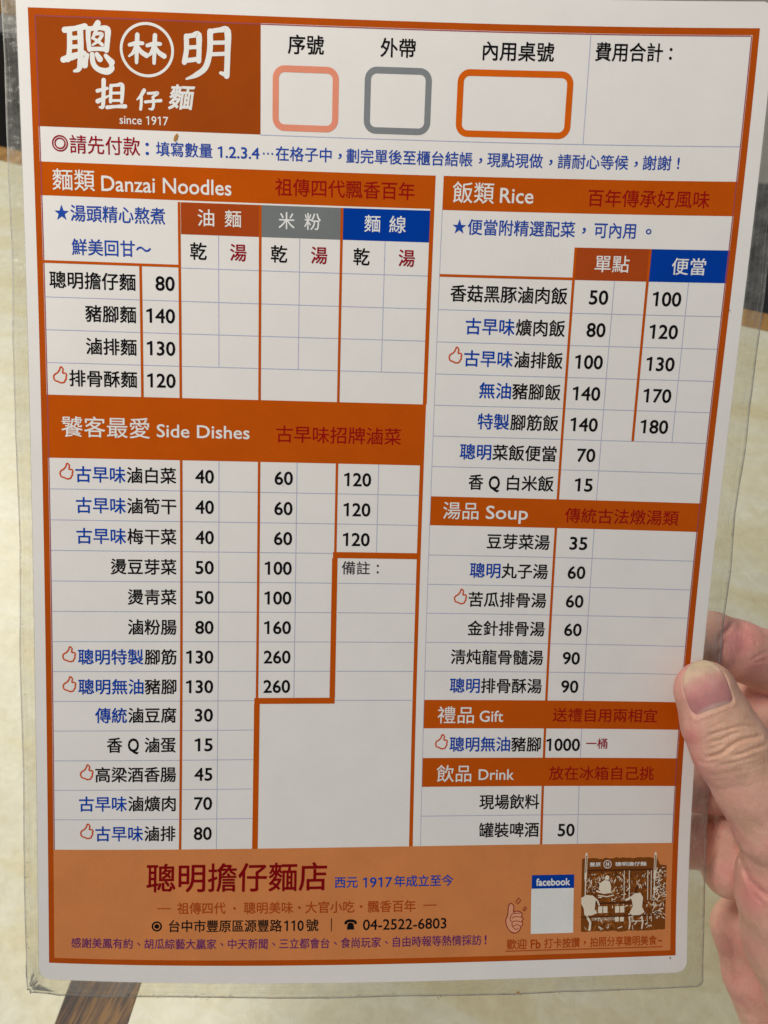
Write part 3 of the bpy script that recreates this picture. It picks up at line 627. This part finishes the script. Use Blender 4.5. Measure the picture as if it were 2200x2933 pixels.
# skin folds: (curve, depth mm, width mm, only nearer than this distance)
FOLDS = [
    (Z5([(590, 1720), (680, 1660), (760, 1630)]), .25, .35), (Z5([(560, 1790), (700, 1755), (860, 1710), (1020, 1675), (1160, 1700)]), .45, .42),
    (Z5([(490, 1845), (600, 1800), (690, 1770)]), .25, .35), (Z5([(600, 1885), (740, 1850), (850, 1790), (960, 1760)]), .4, .4),
    (Z5([(560, 2075), (640, 2055), (740, 2020), (850, 1935), (960, 1870), (1100, 1830), (1230, 1810)]), .85, .5), (Z5([(880, 2060), (1000, 2030), (1100, 1985), (1200, 1950), (1285, 1925)]), .7, .5),
    (Z5([(560, 1980), (650, 1950), (760, 1900)]), .3, .4), (Z5([(700, 2180), (860, 2150), (1000, 2110), (1200, 2060)]), .35, .45), (Z5([(430, 2110), (560, 2150), (700, 2125)]), .25, .45),
    (Z5([(960, 2190), (1120, 2150), (1280, 2090)]), .25, .45), (Z5([(1040, 1870), (1090, 1900), (1110, 1960)]), .2, .3), (Z5([(900, 1960), (940, 2020), (1000, 2040)]), .2, .3),
    (Z5([(620, 1560), (760, 1500), (880, 1440)]), .15, .3), (Z5([(480, 1620), (640, 1570)]), .1, .3),
    (Z5([(880, 370), (810, 460), (730, 540), (690, 640)]), .6, .6), (Z5([(830, 560), (900, 780), (960, 860)]), .15, .3), (Z5([(1100, 850), (1200, 790), (1327, 720)]), .3, .45), (Z5([(1130, 880), (1327, 840)]), .2, .4),
    (Z6([(768, 850), (800, 960), (880, 1090), (989, 1180)]), .8, .8), (Z6([(770, 900), (740, 980), (722, 1080)]), .5, .8), (Z6([(800, 980), (850, 1120), (960, 1260)]), .4, .7), (Z6([(740, 780), (860, 900), (989, 960)]), .25, .8),
    (Z6([(690, 1500), (770, 1900), (880, 2212)]), .5, 1.4), (Z6([(480, 200), (620, 190), (800, 150), (989, 90)]), .2, .5), (Z6([(560, 330), (700, 300), (900, 280)]), .12, .6),
]
FOLDS = [(smooth_line(c, 5), a, b) for c, a, b in FOLDS]
def poly_dist(X, Y, C, closed=False):
    d = np.full(X.shape, 1e9, np.float32); C = np.asarray(C); n = len(C)
    for i in range(n if closed else n - 1):
        a = C[i]; b = C[(i + 1) % n]; ab = b - a
        t = np.clip(((X - a[0]) * ab[0] + (Y - a[1]) * ab[1]) / (ab @ ab + 1e-9), 0, 1)
        d = np.minimum(d, np.hypot(X - a[0] - t * ab[0], Y - a[1] - t * ab[1]))
    return d
NAIL = np.array(Z5([(490, 842), (600, 862), (700, 925), (770, 1030), (815, 1130), (850, 1240), (878, 1330), (880, 1385), (820, 1420), (700, 1465), (580, 1505), (470, 1550), (405, 1570), (355, 1490), (310, 1380), (272, 1270), (255, 1150), (268, 1040), (320, 945), (400, 870)]))
NAIL = smooth_line(np.vstack([NAIL, NAIL[:1]]), 4)[:-1]
def inside(X, Y, C):
    r = np.zeros(X.shape, bool); n = len(C)
    for i in range(n):
        x0, y0 = C[i]; x1, y1 = C[(i + 1) % n]
        if y0 == y1: continue
        c = ((y0 > Y) != (y1 > Y)) & (X < (x1 - x0) * (Y - y0) / (y1 - y0) + x0); r ^= c
    return r
def hand_base(P):
    d = {k: cone_chain(P, v) for k, v in CR.items()}
    ring = smin(d['ring'], d['ring_b'], .6)
    fing = smin(smin(d['index'], d['middle'], 1.2), ring, 1.0)
    little = smin(d['little'], d['little_tip'], 4)
    fing = smin(fing, little, 1.2); fing = smin(fing, d['palm'], 10)
    th = smin(d['thumb'], d['heel'], 7)
    fing = smin(fing, d['heel'] + 0, 1.5)
    return smin(th, fing, 1.5), d['thumb']
def hand_sdf(P):
    base, th = hand_base(P)
    near = np.abs(base) < 3.0; Q = P[near]; X, Y = to_px(Q); add = np.zeros(len(Q), np.float32); dep = -Q[..., 2]
    for c, a, w in FOLDS:
        bb = (X > c[:, 0].min() - 30) & (X < c[:, 0].max() + 30) & (Y > c[:, 1].min() - 30) & (Y < c[:, 1].max() + 30)
        if not bb.any(): continue
        dd = poly_dist(X[bb], Y[bb], c) * dep[bb] / F_PX
        ends = np.minimum(1, np.minimum(np.hypot(X[bb] - c[0][0], Y[bb] - c[0][1]), np.hypot(X[bb] - c[-1][0], Y[bb] - c[-1][1])) / 12)
        add[bb] += 0.78 * a * np.exp(-(dd / w) ** 2) * (0.25 + .75 * ends) - 0.16 * a * np.exp(-((dd - 2.2 * w) / (1.2 * w)) ** 2) * ends
    m = (X > 1915) & (X < 2125) & (Y > 1870) & (Y < 2080) & (dep < 271)
    if m.any():
        dd = poly_dist(X[m], Y[m], NAIL, True) * dep[m] / F_PX; ins = inside(X[m], Y[m], NAIL); tipf = np.clip((Y[m] - 1915) / 40, 0, 1)
        s = np.where(ins, -dd, dd)
        add[m] += 0.34 * (1 / (1 + np.exp(s / 0.15))) - 0.2 * np.exp(-((s - .75) / .6) ** 2) * tipf
    base[near] += add
    # slight lumpiness of flesh
    return base
def surface_nets(xs, ys, zs, D):
    """mesh the zero level of D sampled on a rectilinear grid"""
    nx, ny, nz = D.shape; s = D < 0
    acc = np.zeros((nx - 1, ny - 1, nz - 1, 3), np.float32); cnt = np.zeros((nx - 1, ny - 1, nz - 1), np.float32)
    crd = (xs, ys, zs)
    def sl(ax, lo): return tuple(slice(0, -1) if k != ax else slice(None) for k in range(3))
    edges = []
    for ax in range(3):
        A = [slice(None)] * 3; B = [slice(None)] * 3; A[ax] = slice(0, -1); B[ax] = slice(1, None)
        cr = s[tuple(A)] != s[tuple(B)]; I = np.argwhere(cr)
        a = D[tuple(A)][cr]; b = D[tuple(B)][cr]; t = a / (a - b)
        p = np.stack([crd[k][I[:, k]] for k in range(3)], -1).astype(np.float32)
        p[:, ax] += t * (crd[ax][I[:, ax] + 1] - crd[ax][I[:, ax]])
        o = [k for k in range(3) if k != ax]
        for da in (0, 1):
            for db in (0, 1):
                J = I.copy(); J[:, o[0]] -= da; J[:, o[1]] -= db
                ok = (J >= 0).all(1) & (J[:, 0] < nx - 1) & (J[:, 1] < ny - 1) & (J[:, 2] < nz - 1)
                np.add.at(acc, tuple(J[ok].T), p[ok]); np.add.at(cnt, tuple(J[ok].T), 1)
        edges.append((ax, I, s[tuple(A)][cr]))
    act = cnt > 0; idx = -np.ones(act.shape, np.int64); idx[act] = np.arange(act.sum()); V = acc[act] / cnt[act][:, None]; F = []
    for ax, I, ins in edges:
        o = [k for k in range(3) if k != ax]
        ok = (I[:, o[0]] > 0) & (I[:, o[1]] > 0) & (I[:, o[0]] < act.shape[o[0]]) & (I[:, o[1]] < act.shape[o[1]]); I = I[ok]; ins = ins[ok]
        def at(da, db):
            J = I.copy(); J[:, o[0]] -= da; J[:, o[1]] -= db; return idx[tuple(J.T)]
        q = np.stack([at(0, 0), at(1, 0), at(1, 1), at(0, 1)], -1)
        flip = ins if ax != 1 else ~ins
        q[~flip] = q[~flip][:, ::-1]; F.append(q)
    return V, np.concatenate(F)
def grid_axis(segs):
    out = [segs[0][0]]
    for a, b, h in segs:
        n = max(1, int(round((b - a) / h))); out += list(np.linspace(a, b, n + 1)[1:])
    return np.array(out)
gx = grid_axis([(84, 90, 1.2), (90, 124, .42), (124, 185, 2.0)])
gy = grid_axis([(-195, -160, 2.0), (-160, -76, .6), (-76, -42, .42), (-42, -20, .8)])
gz = grid_axis([(-350, -306, 1.5), (-306, -262, .6), (-262, -252, .5), (-252, -244, 1.2)])
GX, GY, GZ = np.meshgrid(gx, gy, gz, indexing='ij')
D = np.empty(GX.shape, np.float32)
for i0 in range(0, len(gx), 12):
    P = np.stack([GX[i0:i0 + 12], GY[i0:i0 + 12], GZ[i0:i0 + 12]], -1).astype(np.float32); D[i0:i0 + 12] = hand_sdf(P)
HV, HF = surface_nets(gx, gy, gz, D)
del D, GX, GY, GZ
HO = PX(2330, 2600, 290)                                   # the hand's own origin, inside the palm
def skin_material():
    m, nt, b = new_mat('skin')
    n1 = noise(nt, 55, 3, .5); n2 = noise(nt, 210, 4, .6)
    r1 = ramp(nt, n1.outputs[0], [(.34, lin((228, 182, 154))), (.5, lin((232, 180, 160))), (.68, lin((230, 162, 150)))])
    r2 = ramp(nt, n2.outputs[0], [(.3, (.88, .86, .84)), (.7, (1.06, 1.05, 1.05))])
    mx = N(nt, 'ShaderNodeMix', data_type='RGBA', blend_type='MULTIPLY'); mx.inputs[0].default_value = 1
    at = N(nt, 'ShaderNodeAttribute', attribute_name='flush'); mf = N(nt, 'ShaderNodeMix', data_type='RGBA'); mf.inputs[7].default_value = (*lin((226, 146, 142)), 1)
    nt.links.new(at.outputs['Fac'], mf.inputs[0]); nt.links.new(r1.outputs[0], mf.inputs[6])
    nt.links.new(mf.outputs[2], mx.inputs[6]); nt.links.new(r2.outputs[0], mx.inputs[7]); nt.links.new(mx.outputs[2], b.inputs['Base Color'])
    b.inputs['Roughness'].default_value = 0.47; b.inputs['Specular IOR Level'].default_value = 0.42
    b.inputs['Subsurface Weight'].default_value = 0.25; b.inputs['Subsurface Radius'].default_value = (1.0, .35, .2); b.inputs['Subsurface Scale'].default_value = .003
    tc = N(nt, 'ShaderNodeTexCoord')
    v = N(nt, 'ShaderNodeTexVoronoi', feature='DISTANCE_TO_EDGE'); v.inputs['Scale'].default_value = 1500; nt.links.new(tc.outputs['Object'], v.inputs['Vector'])
    mp = N(nt, 'ShaderNodeMapping'); mp.inputs['Scale'].default_value = (1, .35, 1); mp.inputs['Rotation'].default_value = (0, 0, .7); nt.links.new(tc.outputs['Object'], mp.inputs['Vector'])
    n3 = noise(nt, 900, 4, .65, vec=mp.outputs[0]); n4 = noise(nt, 300, 3)
    a1 = N(nt, 'ShaderNodeMath', operation='MULTIPLY_ADD'); a1.inputs[1].default_value = .5; nt.links.new(v.outputs[0], a1.inputs[0]); nt.links.new(n3.outputs[0], a1.inputs[2])
    a2 = N(nt, 'ShaderNodeMath', operation='ADD'); nt.links.new(a1.outputs[0], a2.inputs[0]); nt.links.new(n4.outputs[0], a2.inputs[1])
    bump(nt, b, a2.outputs[0], 0.5, 0.0005)
    return m
def cam_to_local(V, O): return (np.asarray(V, float) - O) / 1000
hand = mesh_obj('hand', cam_to_local(HV, HO), HF, skin_material(), smooth=True)
X, Y = to_px(HV); fl = np.zeros(len(HV), np.float32)
for x, y, s, a in ((2130, 1830, 70, .9), (2170, 1900, 60, .7), (1975, 2110, 30, .8), (2085, 2720, 60, .7), (2160, 2560, 60, .7), (2000, 2240, 60, .4), (2050, 2360, 60, .2), (1940, 2060, 22, .5), (2100, 2800, 60, .6)): fl = np.maximum(fl, a * np.exp(-((X - x) ** 2 + (Y - y) ** 2) / s ** 2))
at = hand.data.attributes.new('flush', 'FLOAT', 'POINT'); at.data.foreach_set('value', fl.astype(np.float32))
Wh = Matrix.Identity(4); ho = M3 @ (HO / 1000) + CAMPOS
for i in range(3):
    for j in range(3): Wh[i][j] = M3[i, j]
    Wh[i][3] = ho[i]
hand.matrix_world = Wh
tag(hand, 'right hand gripping the lower right edge of the laminated menu, thumb in front', 'hand')

def make_nail():
    C = NAIL; cx = C.mean(0); rings = np.r_[0.0, np.linspace(.12, 1, 16)]; n = len(C)
    A = np.vstack([cx[None]] + [cx + (C - cx) * r for r in rings[1:]])
    R = np.concatenate([[0.0]] + [np.full(n, r) for r in rings[1:]])
    # march along the line of sight to the bare thumb
    dirs = np.stack([(A[:, 0] - CX) / F_PX, -(A[:, 1] - CY) / F_PX, -np.ones(len(A))], -1); t = np.full(len(A), 250.0)
    for _ in range(80):
        d = cone_chain((dirs * t[:, None]).astype(np.float32), CR['thumb']); t = t + d * .8
    hit = (d < .05) & (t < 268) & (R < .93)
    # flatter plate: blend with a smooth quadratic fit
    q = (A - cx) / 60; M = np.stack([np.ones(len(q)), q[:, 0], q[:, 1], q[:, 0] ** 2, q[:, 0] * q[:, 1], q[:, 1] ** 2], -1)
    co = np.linalg.lstsq(M[hit], t[hit], rcond=None)[0]; t = np.where(hit, t, M @ co); t = np.minimum(t, M @ co + .8); ax = np.array([-.345, -.94]); s = ((A - cx) @ ax) / 75
    t = np.where(True, .5 * t + .5 * (M @ co), t) - 0.12 + 0.35 * R ** 8 * (s < .3) - 0.25 * np.clip(s, 0, 1) * (R < .97)
    V = dirs * t[:, None]; F = [(0, 1 + i, 1 + (i + 1) % n) for i in range(n)]
    for k in range(len(rings) - 2):
        a = 1 + k * n; b = a + n
        for i in range(n): F.append((a + i, b + i, b + (i + 1) % n, a + (i + 1) % n))
    back = V + np.array([0, 0, -.45]); off = len(V); a = off - n      # edge thickness of the plate
    F += [(a + i, off + a + i, off + a + (i + 1) % n, a + (i + 1) % n) for i in range(n)]
    V = np.vstack([V, back])
    F = [f[::-1] for f in F]
    m, nt, b = new_mat('nail plate'); at = N(nt, 'ShaderNodeAttribute', attribute_name='along')
    r = ramp(nt, at.outputs['Fac'], [(0, lin((226, 186, 178))), (.14, lin((224, 184, 176))), (.22, lin((206, 140, 138))), (.55, lin((216, 148, 142))), (.76, lin((222, 168, 152))), (.84, lin((224, 190, 164))), (1, lin((224, 198, 166)))])
    ns = noise(nt, 300, 3); r2 = ramp(nt, ns.outputs[0], [(.3, (.9, .88, .88)), (.7, (1.05, 1.05, 1.05))])
    mx = N(nt, 'ShaderNodeMix', data_type='RGBA', blend_type='MULTIPLY'); mx.inputs[0].default_value = 1; nt.links.new(r.outputs[0], mx.inputs[6]); nt.links.new(r2.outputs[0], mx.inputs[7]); nt.links.new(mx.outputs[2], b.inputs['Base Color'])
    b.inputs['Roughness'].default_value = .33; b.inputs['Subsurface Weight'].default_value = .15; b.inputs['Subsurface Scale'].default_value = .002
    ac = N(nt, 'ShaderNodeAttribute', attribute_name='across'); sc = N(nt, 'ShaderNodeMath', operation='MULTIPLY'); sc.inputs[1].default_value = 60; nt.links.new(ac.outputs['Fac'], sc.inputs[0])
    w = N(nt, 'ShaderNodeTexNoise', noise_dimensions='1D'); nt.links.new(sc.outputs[0], w.inputs['W']); bump(nt, b, w.outputs[0], .35, .0003)
    o = mesh_obj('thumb_nail', cam_to_local(V, HO), F, m, hand, smooth=True)
    A2 = np.vstack([A, A]); wob = .02 * np.sin(A2[:, 0] * .45) + .015 * np.sin(A2[:, 0] * 1.1)
    al = ((A2 - cx) @ ax + 72) / 146; lun = ((A2 - cx) @ np.array([.94, -.345])) / 60; al = al + .08 * lun ** 2 - .0 + wob * (al > .5); ac_ = (A2 - cx) @ np.array([.94, -.345]) / 60
    for nm, val in (('along', al), ('across', ac_)):
        a = o.data.attributes.new(nm, 'FLOAT', 'POINT'); a.data.foreach_set('value', val.astype(np.float32))
    return o
make_nail()

# ---------------------------------------------------------------- table, floor, chairs beyond
TABLE_YAW = math.radians(-21.4)
TO = Vector((0.05, 0.785, 0.0))                     # a point on the far edge of the table
tx = Vector((math.cos(TABLE_YAW), math.sin(TABLE_YAW), 0)); ty = Vector((-math.sin(TABLE_YAW), math.cos(TABLE_YAW), 0))
table = bpy.data.objects.new('table', None); COL.objects.link(table); table.location = (TO.x, TO.y, -0.74); table.rotation_euler = (0, 0, TABLE_YAW)
tag(table, 'pale cream marbled table with a dark wood edge and inlaid wood strip', 'table')
def bevel_box(name, x0, y0, z0, x1, y1, z1, mat, parent, b=0.002):
    V = []; F = []
    for z, i in ((z0, b), (z0 + b, 0), (z1 - b, 0), (z1, b)):
        V += [(x0 + i, y0 + i, z), (x1 - i, y0 + i, z), (x1 - i, y1 - i, z), (x0 + i, y1 - i, z)]
    for k in range(3):
        for i in range(4): j = (i + 1) % 4; F.append((4 * k + i, 4 * k + j, 4 * k + 4 + j, 4 * k + 4 + i))
    F += [(3, 2, 1, 0), (12, 13, 14, 15)]
    return mesh_obj(name, V, F, mat, parent)
def marble():
    m, nt, b = new_mat('cream marbled laminate')
    tc = N(nt, 'ShaderNodeTexCoord'); mp = N(nt, 'ShaderNodeMapping'); mp.inputs['Scale'].default_value = (1, 2.2, 1); nt.links.new(tc.outputs['Object'], mp.inputs['Vector'])
    n1 = noise(nt, 9, 6, .6, vec=mp.outputs[0]); n1.inputs['Distortion'].default_value = .8; n2 = noise(nt, 130, 8, .75); n2.inputs['Distortion'].default_value = .6
    r = ramp(nt, n1.outputs[0], [(.30, lin((228, 216, 172))), (.45, lin((236, 228, 192))), (.58, lin((241, 237, 213))), (.75, lin((230, 220, 180)))])
    r2 = ramp(nt, n2.outputs[0], [(.34, (.88, .86, .80)), (.5, (.96, .96, .95)), (.66, (1.04, 1.04, 1.04))])
    mx = N(nt, 'ShaderNodeMix', data_type='RGBA', blend_type='MULTIPLY'); mx.inputs[0].default_value = 1; nt.links.new(r.outputs[0], mx.inputs[6]); nt.links.new(r2.outputs[0], mx.inputs[7]); nt.links.new(mx.outputs[2], b.inputs['Base Color'])
    b.inputs['Roughness'].default_value = .38; bump(nt, b, n2.outputs[0], .15, .001); return m
def wood(name, c1, c2, c3, sc=1.0):
    m, nt, b = new_mat(name); tc = N(nt, 'ShaderNodeTexCoord'); mp = N(nt, 'ShaderNodeMapping'); mp.inputs['Scale'].default_value = (1, .06, 1); nt.links.new(tc.outputs['Object'], mp.inputs['Vector'])
    n1 = noise(nt, 420 * sc, 5, .6, vec=mp.outputs[0]); mp2 = N(nt, 'ShaderNodeMapping'); mp2.inputs['Scale'].default_value = (1, .15, 1); nt.links.new(tc.outputs['Object'], mp2.inputs['Vector']); n2 = noise(nt, 90 * sc, 4, .6, vec=mp2.outputs[0])
    a = N(nt, 'ShaderNodeMath', operation='ADD'); nt.links.new(n1.outputs[0], a.inputs[0]); nt.links.new(n2.outputs[0], a.inputs[1]); h = N(nt, 'ShaderNodeMath', operation='MULTIPLY'); h.inputs[1].default_value = .5; nt.links.new(a.outputs[0], h.inputs[0])
    r = ramp(nt, h.outputs[0], [(.38, lin(c1)), (.48, lin(c2)), (.58, lin(c3))]); nt.links.new(r.outputs[0], b.inputs['Base Color']); b.inputs['Roughness'].default_value = .45; bump(nt, b, h.outputs[0], .3, .001); return m
WOODM = wood('dark grained wood', (22, 12, 8), (74, 45, 18), (138, 98, 40), 2.0); TRIM = wood('honey wood edge', (150, 108, 52), (176, 132, 70), (196, 152, 88), .5); MARB = marble()
T0 = 0.74
def to_table(x, y): d = Vector((x, y, 0)) - Vector((TO.x, TO.y, 0)); return d.dot(tx), d.dot(ty)
ax_, ay_ = to_table(-0.1475, 0.083); WS = 0.0185; SL = -0.193   # inlaid strip, running slightly askew to the far edge
def slab(name, xl, xr, y0, y1, z0, z1, mat, slope_l=0.0, slope_r=0.0):
    f = lambda x, sl, y: x + sl * (y - ay_)
    V = [(f(xl, slope_l, y0), y0), (f(xr, slope_r, y0), y0), (f(xr, slope_r, y1), y1), (f(xl, slope_l, y1), y1)]
    return mesh_obj(name, [(*p, z0) for p in V] + [(*p, z1) for p in V], [(3, 2, 1, 0), (4, 5, 6, 7), (0, 1, 5, 4), (1, 2, 6, 5), (2, 3, 7, 6), (3, 0, 4, 7)], mat, table)
slab('table_top_panel', -0.62, ax_ - WS, -0.86, -0.03, T0 - .03, T0, MARB, 0, SL)
slab('table_top_panel', ax_ + WS, 0.62, -0.86, -0.03, T0 - .03, T0, MARB, SL, 0)
slab('wood_inlay', ax_ - WS + .0003, ax_ + WS - .0003, -0.86, -0.0302, T0 - .03, T0 + .0004, WOODM, SL, SL)
tr = mesh_obj('edge_trim', [(-.62, -.0297, T0 - .034), (.62, -.0297, T0 - .034), (.62, 0, T0 - .034), (-.62, 0, T0 - .034), (-.62, -.0297, T0 + .0006), (.62, -.0297, T0 + .0006), (.62, -.004, T0 + .0006), (-.62, -.004, T0 + .0006), (.62, 0, T0 - .004), (-.62, 0, T0 - .004)],
    [(3, 2, 1, 0), (0, 1, 5, 4), (4, 5, 6, 7), (7, 6, 8, 9), (9, 8, 2, 3), (0, 4, 7, 9, 3), (1, 2, 8, 6, 5)], TRIM, table)
for x in (-.54, .54):
    for y in (-.80, -.08): bevel_box('leg', x - .025, y - .025, 0.0, x + .025, y + .025, T0 - .031, simple('dark leg paint', (40, 34, 30)), table)
fl_ = mesh_obj('floor', [(-4, -3, -.741), (4, -3, -.741), (4, 6, -.741), (-4, 6, -.741)], [(0, 1, 2, 3)], simple('pale floor tiles', (190, 184, 170), .4, 6, .08)); fl_['kind'] = 'structure'
def chair(x, y, rz, label, m1, m2):
    r = bpy.data.objects.new('chair', None); COL.objects.link(r); r.location = (x, y, -.7405); r.rotation_euler = (0, 0, rz); tag(r, label, 'chair', group='black chairs beyond the table')
    V = []; F = []                                   # rounded seat pad
    P = rounded(-.2, -.2, .2, .2, .05, (4, 4), 5); n = len(P)
    for z, s in ((.43, .96), (.44, 1.0), (.465, 1.0), (.478, .95)): V += [(p[0] * s, p[1] * s, z) for p in P]
    for k in range(3): F += [(k * n + i, k * n + (i + 1) % n, k * n + n + (i + 1) % n, k * n + n + i) for i in range(n)]
    F += [tuple(range(n))[::-1], tuple(range(3 * n, 4 * n))]; mesh_obj('seat', V, F, m1, r, smooth=False)
    for sx in (-1, 1):
        for sy in (-1, 1): bevel_box('leg', sx * .165 - .015, sy * .165 - .015, 0, sx * .165 + .015, sy * .165 + .015, .43, m2, r)
        bevel_box('back_post', sx * .175 - .014, .165, .48, sx * .175 + .014, .19, .86, m2, r)
    bevel_box('backrest', -.16, .168, .52, .16, .187, .835, m1, r, .006); bevel_box('top_rail', -.19, .163, .8365 if False else .8605, .19, .192, .885, TRIM, r, .005)
    return r
DK = simple('black vinyl', (22, 20, 20), .4); DM = simple('dark stained wood', (70, 44, 26), .5)
chair(-0.53, 0.90, TABLE_YAW, 'black chair with a honey wood top rail tucked behind the table, left of the menu', DK, DM)
chair(0.68, 1.17, math.radians(-95), 'black seated chair beyond the wood table edge, right of the menu', DK, DM)
